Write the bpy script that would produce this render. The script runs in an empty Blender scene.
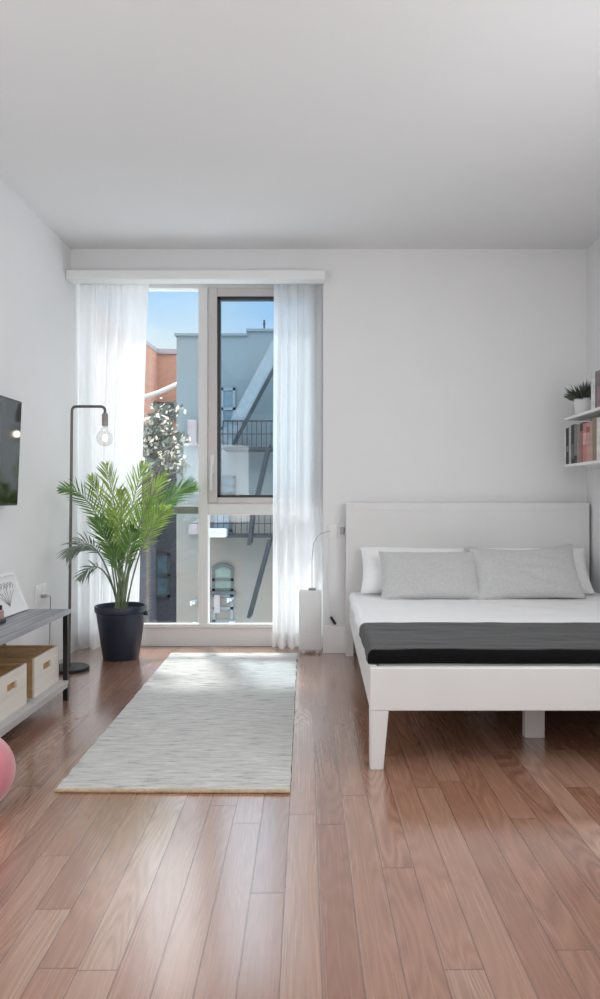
import bpy, bmesh, math, random
from mathutils import Vector, Matrix, noise
random.seed(7)
C = bpy.context.scene.collection
PI = math.pi
F, CX, CY, H = 727.0, 320.0, 498.0, 1.06      # focal (px), principal point, camera height

def at(px, py, Y):
    return Vector(((px-CX)*Y/F, Y, H-(py-CY)*Y/F))
def PX(px, Y): return (px-CX)*Y/F
def PZ(py, Y): return H-(py-CY)*Y/F

# ------------------------------------------------------------------ materials
def mat(name, col, rough=.6, metal=0, spec=.5, sheen=0, coat=0, emis=None, estr=0):
    m = bpy.data.materials.new(name); m.use_nodes = True
    b = m.node_tree.nodes['Principled BSDF']
    b.inputs['Base Color'].default_value = (*col, 1)
    b.inputs['Roughness'].default_value = rough
    b.inputs['Metallic'].default_value = metal
    b.inputs['Specular IOR Level'].default_value = spec
    b.inputs['Sheen Weight'].default_value = sheen
    b.inputs['Coat Weight'].default_value = coat
    if emis:
        b.inputs['Emission Color'].default_value = (*emis, 1)
        b.inputs['Emission Strength'].default_value = estr
    return m
def N(m, t, **kw):
    n = m.node_tree.nodes.new(t)
    for k, v in kw.items(): setattr(n, k, v)
    return n
def L(m, a, b): m.node_tree.links.new(a, b)
def noisy(m, scale=20, amt=.12, bump=.0, bscale=None, stretch=(1,1,1), detail=4, dist=.01):
    """mottle the base colour with noise and optionally add bump"""
    b = m.node_tree.nodes['Principled BSDF']
    tc = N(m, 'ShaderNodeTexCoord'); mp = N(m, 'ShaderNodeMapping')
    mp.inputs['Scale'].default_value = stretch
    L(m, tc.outputs['Object'], mp.inputs['Vector'])
    nz = N(m, 'ShaderNodeTexNoise'); nz.inputs['Scale'].default_value = scale; nz.inputs['Detail'].default_value = detail
    L(m, mp.outputs[0], nz.inputs['Vector'])
    c = b.inputs['Base Color'].default_value[:]
    r = N(m, 'ShaderNodeValToRGB')
    r.color_ramp.elements[0].position = .3; r.color_ramp.elements[1].position = .7
    r.color_ramp.elements[0].color = (*[max(0, x*(1-amt)) for x in c[:3]], 1)
    r.color_ramp.elements[1].color = (*[min(1, x*(1+amt)) for x in c[:3]], 1)
    L(m, nz.outputs['Fac'], r.inputs[0]); L(m, r.outputs[0], b.inputs['Base Color'])
    if bump:
        n2 = N(m, 'ShaderNodeTexNoise'); n2.inputs['Scale'].default_value = bscale or scale; n2.inputs['Detail'].default_value = 6
        L(m, mp.outputs[0], n2.inputs['Vector'])
        bp = N(m, 'ShaderNodeBump'); bp.inputs['Strength'].default_value = bump; bp.inputs['Distance'].default_value = dist
        L(m, n2.outputs['Fac'], bp.inputs['Height']); L(m, bp.outputs[0], b.inputs['Normal'])
    return m

M = {}
M['wall'] = noisy(mat('wall_paint', (.82,.82,.825), .9, spec=.2), 3, .01, .05, 220)
M['ceil'] = noisy(mat('ceiling_paint', (.79,.79,.795), .95, spec=.1), 2, .01)
M['trim'] = noisy(mat('white_trim', (.84,.84,.83), .45), 5, .01)
M['pvc'] = noisy(mat('window_frame_white', (.76,.755,.75), .4), 5, .015)
M['pvc_grey'] = noisy(mat('casement_frame', (.60,.56,.55), .4), 5, .02)
M['gasket'] = noisy(mat('black_gasket', (.025,.03,.035), .5), 20, .1)
M['transom'] = noisy(mat('grey_green_rail', (.24,.27,.24), .5), 20, .1)
M['bed'] = noisy(mat('bed_white_lacquer', (.75,.745,.735), .35), 6, .015)
M['linen'] = noisy(mat('grey_linen', (.56,.56,.56), .95, sheen=.3), 90, .08, .35, 160, dist=.002)
M['cotton'] = noisy(mat('white_cotton', (.88,.88,.88), .9, sheen=.2), 8, .015, .25, 9, dist=.02)
M['throw'] = noisy(mat('charcoal_knit', (.020,.020,.021), .95, spec=.2, sheen=.2), 60, .2, .5, 120, (1,3,1), dist=.003)
M['throw_shade_binding'] = noisy(mat('shade_binding_knit', (.006,.006,.006), .95, spec=.1), 60, .2, .5, 120, (1,3,1), dist=.003)  # black colours in the shade of the front drop; also the back edge binding
M['dark_metal'] = noisy(mat('bronze_metal', (.12,.11,.10), .35, .9), 20, .1)
M['pole_metal'] = noisy(mat('pole_bronze_metal', (.14,.13,.12), .35, .9), 20, .1)
M['black'] = noisy(mat('black_plastic', (.012,.012,.013), .4), 20, .1)
M['black_steel'] = noisy(mat('black_steel', (.015,.015,.016), .4, .3), 20, .1)
M['pot'] = noisy(mat('navy_plastic', (.016,.024,.046), .38), 12, .1)
M['soil'] = noisy(mat('soil', (.02,.016,.012), 1), 60, .5, 1, 60)
M['white_plastic'] = noisy(mat('white_plastic', (.82,.82,.82), .4), 10, .01)
M['grey_plastic'] = noisy(mat('grey_plastic', (.30,.30,.31), .5), 10, .05)
M['ceramic'] = noisy(mat('white_ceramic', (.80,.80,.80), .35), 10, .02)
M['pink'] = noisy(mat('pink_velvet', (.60,.19,.23), .75, sheen=.6), 20, .06, .15, 60, dist=.003)
M['screen'] = mat('tv_glass', (.006,.008,.010), .08, spec=.5, coat=.1)
M['crate_out'] = noisy(mat('whitewashed_wood', (.74,.69,.62), .6), 6, .06, .1, 20, (1,.2,3))
M['crate_in'] = noisy(mat('brown_crate_inside', (.42,.23,.09), .8), 30, .2, .3, 60, (1,1,1))
M['crate_side'] = noisy(mat('raw_wood_side', (.52,.33,.17), .7), 14, .15, .1, 20, (1,.2,3))
M['bench_leg'] = M['black_steel']
M['lower_shelf'] = noisy(mat('pale_grey_board', (.50,.49,.48), .5), 6, .05, .1, 30, (6,.6,1))
M['paper'] = noisy(mat('book_pages', (.70,.67,.60), .9), 200, .1, 0, None, (1,1,1))
M['socket'] = noisy(mat('lamp_socket', (.30,.28,.25), .35, .8), 20, .1)

# bench top : grey boards running along the bench
def bench_mat():
    m = mat('grey_bench_boards', (.3,.3,.3), .42)
    b = m.node_tree.nodes['Principled BSDF']
    tc = N(m, 'ShaderNodeTexCoord'); sp = N(m, 'ShaderNodeSeparateXYZ'); L(m, tc.outputs['Object'], sp.inputs[0])
    mp = N(m, 'ShaderNodeMapping'); mp.inputs['Scale'].default_value = (22, 1.5, 1); L(m, tc.outputs['Object'], mp.inputs[0])
    nz = N(m, 'ShaderNodeTexNoise'); nz.inputs['Scale'].default_value = 1.6; nz.inputs['Detail'].default_value = 6; L(m, mp.outputs[0], nz.inputs[0])
    r = N(m, 'ShaderNodeValToRGB'); r.color_ramp.elements[0].position = .3; r.color_ramp.elements[1].position = .7
    r.color_ramp.elements[0].color = (.20,.20,.225,1); r.color_ramp.elements[1].color = (.35,.35,.38,1)
    L(m, nz.outputs['Fac'], r.inputs[0])
    d = N(m, 'ShaderNodeMath', operation='MULTIPLY'); d.inputs[1].default_value = 1/.078; L(m, sp.outputs['X'], d.inputs[0])
    f = N(m, 'ShaderNodeMath', operation='FRACT'); L(m, d.outputs[0], f.inputs[0])
    lt = N(m, 'ShaderNodeMath', operation='LESS_THAN'); lt.inputs[1].default_value = .07; L(m, f.outputs[0], lt.inputs[0])
    mx = N(m, 'ShaderNodeMix', data_type='RGBA'); L(m, lt.outputs[0], mx.inputs['Factor']); L(m, r.outputs[0], mx.inputs['A']); mx.inputs['B'].default_value = (.07,.07,.075,1)
    L(m, mx.outputs['Result'], b.inputs['Base Color'])
    return m
M['bench'] = bench_mat()

def floor_mat():
    m = mat('oak_strip_floor', (.4,.25,.15), .3)
    nt = m.node_tree; b = nt.nodes['Principled BSDF']
    tc = N(m, 'ShaderNodeTexCoord'); mp = N(m, 'ShaderNodeMapping')
    mp.inputs['Rotation'].default_value = (0,0,-math.atan(14/727)); L(m, tc.outputs['Object'], mp.inputs[0])
    sp = N(m, 'ShaderNodeSeparateXYZ'); L(m, mp.outputs[0], sp.inputs[0])
    def mth(op, a, b_=None, c=None):
        n = N(m, 'ShaderNodeMath', operation=op)
        for i, v in enumerate((a, b_, c)):
            if v is None: continue
            if isinstance(v, (int, float)): n.inputs[i].default_value = v
            else: L(m, v, n.inputs[i])
        return n.outputs[0]
    W, LEN = .0915, 1.35
    xr = mth('DIVIDE', mth('ADD', sp.outputs['X'], -.035), W)
    row = mth('FLOOR', xr); fx = mth('FRACT', xr)
    wn = N(m, 'ShaderNodeTexWhiteNoise', noise_dimensions='1D'); L(m, row, wn.inputs['W'])
    yr = mth('ADD', mth('DIVIDE', sp.outputs['Y'], LEN), mth('MULTIPLY', wn.outputs['Value'], 7.3))
    # vary the board length a little
    col = mth('FLOOR', yr); fy = mth('FRACT', yr)
    cb = N(m, 'ShaderNodeCombineXYZ'); L(m, row, cb.inputs[0]); L(m, col, cb.inputs[1])
    wc = N(m, 'ShaderNodeTexWhiteNoise', noise_dimensions='2D'); L(m, cb.outputs[0], wc.inputs['Vector'])
    sc = N(m, 'ShaderNodeSeparateColor'); L(m, wc.outputs['Color'], sc.inputs[0])
    # board colour
    r = N(m, 'ShaderNodeValToRGB')
    cr = r.color_ramp; cr.elements[0].position = 0; cr.elements[1].position = 1
    cr.elements[0].color = (.28,.135,.088,1); cr.elements[1].color = (.39,.235,.168,1)
    e = cr.elements.new(.35); e.color = (.325,.165,.108,1)
    e = cr.elements.new(.7); e.color = (.355,.190,.128,1)
    L(m, sc.outputs[0], r.inputs[0])
    # grain coordinates: shifted per board
    gx = mth('ADD', mth('MULTIPLY', sp.outputs['X'], 1.0), mth('MULTIPLY', sc.outputs[1], 17.0))
    gy = mth('ADD', sp.outputs['Y'], mth('MULTIPLY', sc.outputs[2], 31.0))
    gc = N(m, 'ShaderNodeCombineXYZ'); L(m, mth('MULTIPLY', gx, 11), gc.inputs[0]); L(m, mth('MULTIPLY', gy, 1.3), gc.inputs[1])
    n1 = N(m, 'ShaderNodeTexNoise'); n1.inputs['Scale'].default_value = 1.0; n1.inputs['Detail'].default_value = .6; L(m, gc.outputs[0], n1.inputs[0])
    rings = mth('FRACT', mth('MULTIPLY', n1.outputs['Fac'], 14.0))
    ring = mth('SMOOTH_MIN', rings, mth('SUBTRACT', 1.0, rings), .1)   # 0..0.5
    gf = N(m, 'ShaderNodeCombineXYZ'); L(m, mth('MULTIPLY', gx, 230), gf.inputs[0]); L(m, mth('MULTIPLY', gy, 2.2), gf.inputs[1])
    n2 = N(m, 'ShaderNodeTexNoise'); n2.inputs['Scale'].default_value = 1.0; n2.inputs['Detail'].default_value = 4; L(m, gf.outputs[0], n2.inputs[0])
    g = mth('ADD', mth('MULTIPLY', mth('SUBTRACT', ring, .25), mth('MULTIPLY_ADD', mth('POWER', sc.outputs[1], 2.0), .65, .22)), mth('MULTIPLY', n2.outputs['Fac'], .24))
    g = mth('ADD', g, .86)
    mul = N(m, 'ShaderNodeMix', data_type='RGBA', blend_type='MULTIPLY'); mul.inputs['Factor'].default_value = 1
    cg = N(m, 'ShaderNodeCombineColor')
    L(m, g, cg.inputs[0]); L(m, mth('POWER', g, 1.15), cg.inputs[1]); L(m, mth('POWER', g, 1.25), cg.inputs[2])
    L(m, r.outputs[0], mul.inputs['A']); L(m, cg.outputs[0], mul.inputs['B'])
    # seams
    ex = mth('MINIMUM', fx, mth('SUBTRACT', 1.0, fx))
    ey = mth('MULTIPLY', mth('MINIMUM', fy, mth('SUBTRACT', 1.0, fy)), LEN/W)
    ed = mth('MINIMUM', ex, ey)
    seam = mth('LESS_THAN', ed, .016)
    mx = N(m, 'ShaderNodeMix', data_type='RGBA'); L(m, mth('MULTIPLY', seam, .75), mx.inputs['Factor']); L(m, mul.outputs['Result'], mx.inputs['A']); mx.inputs['B'].default_value = (.10,.055,.035,1)
    L(m, mx.outputs['Result'], b.inputs['Base Color'])
    b.inputs['Roughness'].default_value = .32
    rr = mth('ADD', mth('MULTIPLY', n2.outputs['Fac'], .12), .20); L(m, rr, b.inputs['Roughness'])
    b.inputs['Specular IOR Level'].default_value = .5
    b.inputs['Coat Weight'].default_value = 1.0; b.inputs['Coat Roughness'].default_value = .17; b.inputs['Coat IOR'].default_value = 1.68
    bp = N(m, 'ShaderNodeBump'); bp.inputs['Strength'].default_value = .35; bp.inputs['Distance'].default_value = .002
    edc = mth('MINIMUM', mth('MULTIPLY', ed, 25), 1.0)
    L(m, mth('ADD', edc, mth('MULTIPLY', n2.outputs['Fac'], .08)), bp.inputs['Height'])
    L(m, bp.outputs[0], b.inputs['Normal'])
    return m
M['floor'] = floor_mat()

def rug_mat():
    m = mat('woven_rug', (.7,.7,.68), .95, sheen=.2)
    b = m.node_tree.nodes['Principled BSDF']
    tc = N(m, 'ShaderNodeTexCoord'); mp = N(m, 'ShaderNodeMapping'); mp.inputs['Scale'].default_value = (9, 48, 1)
    L(m, tc.outputs['Object'], mp.inputs[0])
    nz = N(m, 'ShaderNodeTexNoise'); nz.inputs['Scale'].default_value = 1; nz.inputs['Detail'].default_value = 5; nz.inputs['Roughness'].default_value = .65
    L(m, mp.outputs[0], nz.inputs[0])
    r = N(m, 'ShaderNodeValToRGB'); cr = r.color_ramp
    cr.elements[0].position = .30; cr.elements[0].color = (.15,.16,.17,1)
    cr.elements[1].position = .62; cr.elements[1].color = (.60,.595,.57,1)
    e = cr.elements.new(.42); e.color = (.46,.455,.44,1)
    L(m, nz.outputs['Fac'], r.inputs[0]); L(m, r.outputs[0], b.inputs['Base Color'])
    wv = N(m, 'ShaderNodeTexWave', bands_direction='Y'); wv.inputs['Scale'].default_value = 14; wv.inputs['Distortion'].default_value = 3; wv.inputs['Detail'].default_value = 2
    L(m, tc.outputs['Object'], wv.inputs[0])
    ad = N(m, 'ShaderNodeMath', operation='ADD'); L(m, wv.outputs['Fac'], ad.inputs[0]); L(m, nz.outputs['Fac'], ad.inputs[1])
    bp = N(m, 'ShaderNodeBump'); bp.inputs['Strength'].default_value = .5; bp.inputs['Distance'].default_value = .006
    L(m, ad.outputs[0], bp.inputs['Height']); L(m, bp.outputs[0], b.inputs['Normal'])
    return m
M['rug'] = rug_mat()
M['hem'] = noisy(mat('rug_binding', (.50,.38,.24), .95), 60, .15, .4, 150)

def glass_mat(name, tint, refl=.03):
    m = bpy.data.materials.new(name); m.use_nodes = True; nt = m.node_tree
    nt.nodes.remove(nt.nodes['Principled BSDF']); out = nt.nodes['Material Output']
    t = N(m, 'ShaderNodeBsdfTransparent'); t.inputs[0].default_value = (*tint, 1)
    g = N(m, 'ShaderNodeBsdfGlossy'); g.inputs['Roughness'].default_value = .02
    fr = N(m, 'ShaderNodeLayerWeight'); fr.inputs['Blend'].default_value = .5
    pw = N(m, 'ShaderNodeMath', operation='POWER'); pw.inputs[1].default_value = 5; L(m, fr.outputs['Facing'], pw.inputs[0])
    sc_ = N(m, 'ShaderNodeMath', operation='MULTIPLY_ADD'); sc_.inputs[1].default_value = .9; sc_.inputs[2].default_value = refl; L(m, pw.outputs[0], sc_.inputs[0])
    mx = N(m, 'ShaderNodeMixShader'); L(m, sc_.outputs[0], mx.inputs[0]); L(m, t.outputs[0], mx.inputs[1]); L(m, g.outputs[0], mx.inputs[2])
    L(m, mx.outputs[0], out.inputs['Surface']); return m
M['glass'] = glass_mat('clear_pane', (.93,.96,.97))
M['glass_blue'] = glass_mat('tinted_pane', (.80,.88,.93))
M['bulb'] = glass_mat('bulb_glass', (.90,.90,.90), .02)

def curtain_mat():
    m = bpy.data.materials.new('sheer_voile'); m.use_nodes = True; nt = m.node_tree
    nt.nodes.remove(nt.nodes['Principled BSDF']); out = nt.nodes['Material Output']
    d = N(m, 'ShaderNodeBsdfDiffuse'); d.inputs[0].default_value = (.90,.90,.90,1)
    t = N(m, 'ShaderNodeBsdfTranslucent'); t.inputs[0].default_value = (.90,.90,.91,1)
    tr = N(m, 'ShaderNodeBsdfTransparent')
    a = N(m, 'ShaderNodeMixShader'); a.inputs[0].default_value = .45; L(m, d.outputs[0], a.inputs[1]); L(m, t.outputs[0], a.inputs[2])
    tc = N(m, 'ShaderNodeTexCoord'); mp = N(m, 'ShaderNodeMapping'); mp.inputs['Scale'].default_value = (300, 300, 30); L(m, tc.outputs['Object'], mp.inputs[0])
    nz = N(m, 'ShaderNodeTexNoise'); nz.inputs['Scale'].default_value = 1; L(m, mp.outputs[0], nz.inputs[0])
    mr = N(m, 'ShaderNodeMapRange'); mr.inputs['To Min'].default_value = .08; mr.inputs['To Max'].default_value = .13; L(m, nz.outputs['Fac'], mr.inputs[0])
    b = N(m, 'ShaderNodeMixShader'); L(m, mr.outputs[0], b.inputs[0]); L(m, a.outputs[0], b.inputs[1]); L(m, tr.outputs[0], b.inputs[2])
    L(m, b.outputs[0], out.inputs['Surface']); return m
M['curtain'] = curtain_mat()

def leaf_mat(name, c, tr=.35):
    m = bpy.data.materials.new(name); m.use_nodes = True; nt = m.node_tree
    b = nt.nodes['Principled BSDF']; out = nt.nodes['Material Output']
    b.inputs['Roughness'].default_value = .45
    tc = N(m, 'ShaderNodeTexCoord'); nz = N(m, 'ShaderNodeTexNoise'); nz.inputs['Scale'].default_value = 12; L(m, tc.outputs['Object'], nz.inputs[0])
    r = N(m, 'ShaderNodeValToRGB'); r.color_ramp.elements[0].position = .3; r.color_ramp.elements[1].position = .7
    r.color_ramp.elements[0].color = (*[x*.65 for x in c], 1); r.color_ramp.elements[1].color = (*[min(1, x*1.35) for x in c], 1)
    L(m, nz.outputs['Fac'], r.inputs[0]); L(m, r.outputs[0], b.inputs['Base Color'])
    t = N(m, 'ShaderNodeBsdfTranslucent'); L(m, r.outputs[0], t.inputs[0])
    mx = N(m, 'ShaderNodeMixShader'); mx.inputs[0].default_value = tr; L(m, b.outputs[0], mx.inputs[1]); L(m, t.outputs[0], mx.inputs[2])
    L(m, mx.outputs[0], out.inputs['Surface']); return m
M['leaf_a'] = leaf_mat('palm_leaf_bright', (.29,.41,.085))
M['leaf_b'] = leaf_mat('palm_leaf_mid', (.13,.26,.065))
M['leaf_c'] = leaf_mat('palm_leaf_dull', (.20,.25,.19), .2)
M['stem'] = leaf_mat('palm_stem', (.22,.28,.16), .05)
M['small_leaf'] = leaf_mat('dark_tuft_leaf', (.095,.115,.09), .1)

# ------------------------------------------------------------------ mesh helpers
def box(bm, x0, x1, y0, y1, z0, z1, bev=0, seg=2):
    r = bmesh.ops.create_cube(bm, size=1)
    vs = r['verts']
    for v in vs:
        v.co = Vector(((x0+x1)/2+v.co.x*(x1-x0), (y0+y1)/2+v.co.y*(y1-y0), (z0+z1)/2+v.co.z*(z1-z0)))
    if bev:
        es = list({e for v in vs for e in v.link_edges})
        bmesh.ops.bevel(bm, geom=es, offset=bev, segments=seg, affect='EDGES', profile=.5)
    return vs
def hexa(bm, pts):
    """8 points: bottom loop 4, top loop 4"""
    v = [bm.verts.new(p) for p in pts]
    for f in ((3,2,1,0),(4,5,6,7),(0,1,5,4),(1,2,6,5),(2,3,7,6),(3,0,4,7)): bm.faces.new([v[i] for i in f])
    return v
def bar(bm, a, b, w, h=None, up=Vector((0,0,1))):
    a = Vector(a); b = Vector(b); h = h or w
    d = (b-a).normalized()
    s = d.cross(up)
    if s.length < 1e-4: s = d.cross(Vector((0,1,0)))
    s.normalize(); u = s.cross(d).normalized()
    s *= w/2; u *= h/2
    hexa(bm, [a-s-u, a+s-u, b+s-u, b-s-u, a-s+u, a+s+u, b+s+u, b-s+u])
def tube(bm, pts, r, seg=8, caps=True):
    pts = [Vector(p) for p in pts]; n = len(pts); rings = []
    rs = r if isinstance(r, (list, tuple)) else [r]*n
    nrm = None
    for i, p in enumerate(pts):
        t = (pts[min(i+1, n-1)]-pts[max(i-1, 0)]).normalized()
        if nrm is None:
            nrm = t.orthogonal().normalized()
        else:
            nrm = (nrm - t*nrm.dot(t)).normalized()
        bn = t.cross(nrm)
        rings.append([bm.verts.new(p+(nrm*math.cos(2*PI*k/seg)+bn*math.sin(2*PI*k/seg))*rs[i]) for k in range(seg)])
    for i in range(n-1):
        for k in range(seg):
            bm.faces.new([rings[i][k], rings[i][(k+1)%seg], rings[i+1][(k+1)%seg], rings[i+1][k]])
    if caps:
        bm.faces.new(rings[0][::-1]); bm.faces.new(rings[-1])
def lathe(bm, prof, c=(0,0,0), seg=32):
    """prof: list of (r,z)"""
    c = Vector(c); rings = []
    for r, z in prof:
        if r < 1e-5: rings.append([bm.verts.new(c+Vector((0,0,z)))])
        else: rings.append([bm.verts.new(c+Vector((r*math.cos(2*PI*k/seg), r*math.sin(2*PI*k/seg), z))) for k in range(seg)])
    for a, b in zip(rings, rings[1:]):
        for k in range(seg):
            k2 = (k+1) % seg
            if len(a) == 1 and len(b) == 1: continue
            if len(a) == 1: bm.faces.new([a[0], b[k2], b[k]])
            elif len(b) == 1: bm.faces.new([a[k], a[k2], b[0]])
            else: bm.faces.new([a[k], a[k2], b[k2], b[k]])
def bez(p0, p1, p2, n):
    p0, p1, p2 = Vector(p0), Vector(p1), Vector(p2)
    return [(1-t)**2*p0+2*t*(1-t)*p1+t*t*p2 for t in [i/n for i in range(n+1)]]
def grid(bm, nu, nv, fn):
    vs = [[bm.verts.new(fn(i/nu, j/nv)) for j in range(nv+1)] for i in range(nu+1)]
    for i in range(nu):
        for j in range(nv):
            bm.faces.new([vs[i][j], vs[i+1][j], vs[i+1][j+1], vs[i][j+1]])
    return vs
def arc(pts, r, n=5):
    """round the corners of a polyline"""
    pts = [Vector(p) for p in pts]; out = [pts[0]]
    for i in range(1, len(pts)-1):
        a = pts[i]+(pts[i-1]-pts[i]).normalized()*r; b = pts[i]+(pts[i+1]-pts[i]).normalized()*r
        out += bez(a, pts[i], b, n)
    out.append(pts[-1]); return out

def obj(name, bm, m, parent=None, smooth=False, org=None):
    """link bm as one mesh object; geometry is given in world space, origin moved to org (or parent's location)"""
    bmesh.ops.recalc_face_normals(bm, faces=bm.faces)
    o_ = Vector(org) if org is not None else Vector((0,0,0))
    if parent is not None and org is None: o_ = Vector(parent['_o'])
    for v in bm.verts: v.co -= o_
    me = bpy.data.meshes.new(name); bm.to_mesh(me); bm.free()
    if smooth:
        for p in me.polygons: p.use_smooth = True
        try: me.set_sharp_from_angle(angle=math.radians(40))
        except Exception: pass
    me.materials.append(m)
    o = bpy.data.objects.new(name, me); C.objects.link(o)
    o['_o'] = list(o_)
    if parent is not None:
        o.parent = parent; o.location = o_-Vector(parent['_o'])
    else: o.location = o_
    return o
def thing(name, label, cat, loc, group=None, kind=None):
    o = bpy.data.objects.new(name, None); C.objects.link(o); o.location = loc; o['_o'] = list(loc)
    o.empty_display_size = .1
    if label: o['label'] = label
    if cat: o['category'] = cat
    if group: o['group'] = group
    if kind: o['kind'] = kind
    return o
def tag(o, label, cat, group=None, kind=None):
    o['label'] = label; o['category'] = cat
    if group: o['group'] = group
    if kind: o['kind'] = kind
    return o
def struct(name, bm, m, label, cat, **k):
    o = obj(name, bm, m, **k); o['kind'] = 'structure'; o['label'] = label; o['category'] = cat; return o
def B(): return bmesh.new()

# ------------------------------------------------------------------ room shell
XL, XR, YB, YF, ZC = -1.70, 1.825, 4.97, -2.2, 2.762
YW = 5.20          # window plane
XA = PX(323, YB)   # alcove right edge
ZA = 2.615          # alcove head
b = B(); box(b, XL-.15, XR+.15, YF-.15, YW+.22, -.12, 0)
struct('floor', b, M['floor'], 'oak strip floor of pinkish brown boards running towards the window', 'floor')
b = B(); box(b, XL-.15, XR+.15, YF-.15, YB+.3, ZC, ZC+.12)
struct('ceiling', b, M['ceil'], 'plain white ceiling', 'ceiling')
b = B(); box(b, XL-.15, XL, YF-.15, YW+.12, 0, ZC)
struct('wall_left', b, M['wall'], 'white left wall behind the television and bench', 'wall')
b = B(); box(b, XR, XR+.15, YF-.15, YB+.3, 0, ZC)
struct('wall_right', b, M['wall'], 'white right wall carrying the floating shelves', 'wall')
b = B(); box(b, XA, XR, YB, YB+.3, 0, ZC); box(b, XL, XA, YB, YB+.3, ZA, ZC)
struct('wall_back', b, M['wall'], 'white back wall behind the bed headboard and above the window', 'wall')
b = B(); box(b, XL, XR, YF-.15, YF, 0, ZC)
struct('wall_front', b, M['wall'], 'white wall behind the viewer', 'wall')
b = B(); box(b, XA, XR, YB-.014, YB, 0, .19, .003)
struct('baseboard_back', b, M['trim'], 'tall white baseboard along the back wall behind the bed', 'baseboard')
b = B(); box(b, XL, PX(326, 4.85), 4.85, YB+.0, PZ(279, 4.85), PZ(269.3, 4.85), .012, 3)
struct('trim_1', b, M['trim'], 'white curtain pelmet box above the window', 'trim')
b = B(); tube(b, [(XL+.01, 5.09, ZA-.008), (XA-.01, 5.09, ZA-.008)], .006, 10)
tag(obj('curtain_rail', b, M['trim']), 'slim white curtain rail tucked under the pelmet box', 'curtain rail')

# ------------------------------------------------------------------ window
def wx(p): return PX(p, YW)
def wz(p): return PZ(p, YW)
win = thing('window_1', 'floor to ceiling white framed window with side hung casement', 'window', (wx(203), YW, 0), kind='structure')
x_l, x_r = XL+.0, XA+.0
b = B()
zt, zb = ZA, 0.0
box(b, x_l, x_l+.05, YW, YW+.09, zb, zt, .004)                 # left jamb
box(b, wx(319), x_r, YW, YW+.09, zb, zt, .004)                 # right jamb
box(b, x_l+.05, wx(319), YW, YW+.09, wz(288), zt, .004)        # head
box(b, x_l+.05, wx(319), YW, YW+.09, zb, wz(625), .004)        # bottom rail
box(b, x_l+.05, wx(319), YW-.018, YW+.02, wz(627.5), wz(623.5), .003)   # sill bead
box(b, wx(198.5), wx(208), YW-.006, YW+.085, wz(624.5), wz(288), .004)  # mullion
box(b, wx(208), wx(319), YW, YW+.085, wz(515), wz(503), .004)  # transom under casement
obj('frame', b, M['pvc'], win)
b = B(); box(b, x_l+.05, wx(198.5), YW+.02, YW+.07, wz(514), wz(507), .003)
obj('glazing_bar', b, M['transom'], win)
b = B(); box(b, x_l+.05, wx(198.5), YW+.015, YW+.03, wz(507), wz(505.3), .001)
obj('bar_cap', b, M['pvc'], win)
# casement
c0, c1, cz0, cz1 = wx(208.5), wx(318.5), wz(503), wz(288.5)
cas = thing('casement', None, None, (c0, YW, cz0)); cas.parent = win; cas.location = Vector((c0, YW, cz0))-Vector(win['_o'])
b = B(); g0, g1, gz0, gz1 = wx(217.5), wx(310), wz(497.5), wz(297)
box(b, c0, g0, YW-.02, YW+.05, cz0, cz1, .006); box(b, g1, c1, YW-.02, YW+.05, cz0, cz1, .006)
box(b, g0, g1, YW-.02, YW+.05, cz0, gz0, .006); box(b, g0, g1, YW-.02, YW+.05, gz1, cz1, .006)
obj('casement_frame', b, M['pvc_grey'], cas)
b = B(); t_ = .022
box(b, g0, g0+t_, YW-.012, YW+.04, gz0, gz1); box(b, g1-t_, g1, YW-.012, YW+.04, gz0, gz1)
box(b, g0, g1, YW-.012, YW+.04, gz0, gz0+.018); box(b, g0, g1, YW-.012, YW+.04, gz1-t_, gz1)
obj('gasket', b, M['gasket'], cas)
b = B(); box(b, g0+t_, g1-t_, YW+.012, YW+.018, gz0+.018, gz1-t_)
obj('pane', b, M['glass_blue'], cas)
b = B(); hx = wx(212.5)
box(b, hx-.014, hx+.014, YW-.032, YW-.018, wz(474), wz(455), .005)
tube(b, arc([(hx, YW-.03, wz(465)), (hx, YW-.065, wz(465)), (hx, YW-.07, wz(490))], .012), .008, 10)
obj('handle', b, M['pvc'], cas, True)
for nm, (a0, a1, z0, z1) in {'u': (x_l+.05, wx(198.5), wz(507), wz(288)), 'l': (x_l+.05, wx(198.5), wz(625), wz(514)), 'r': (wx(208), wx(319), wz(625), wz(515))}.items():
    b = B(); box(b, a0, a1, YW+.045, YW+.05, z0, z1); obj('pane', b, M['glass'], win)

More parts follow.
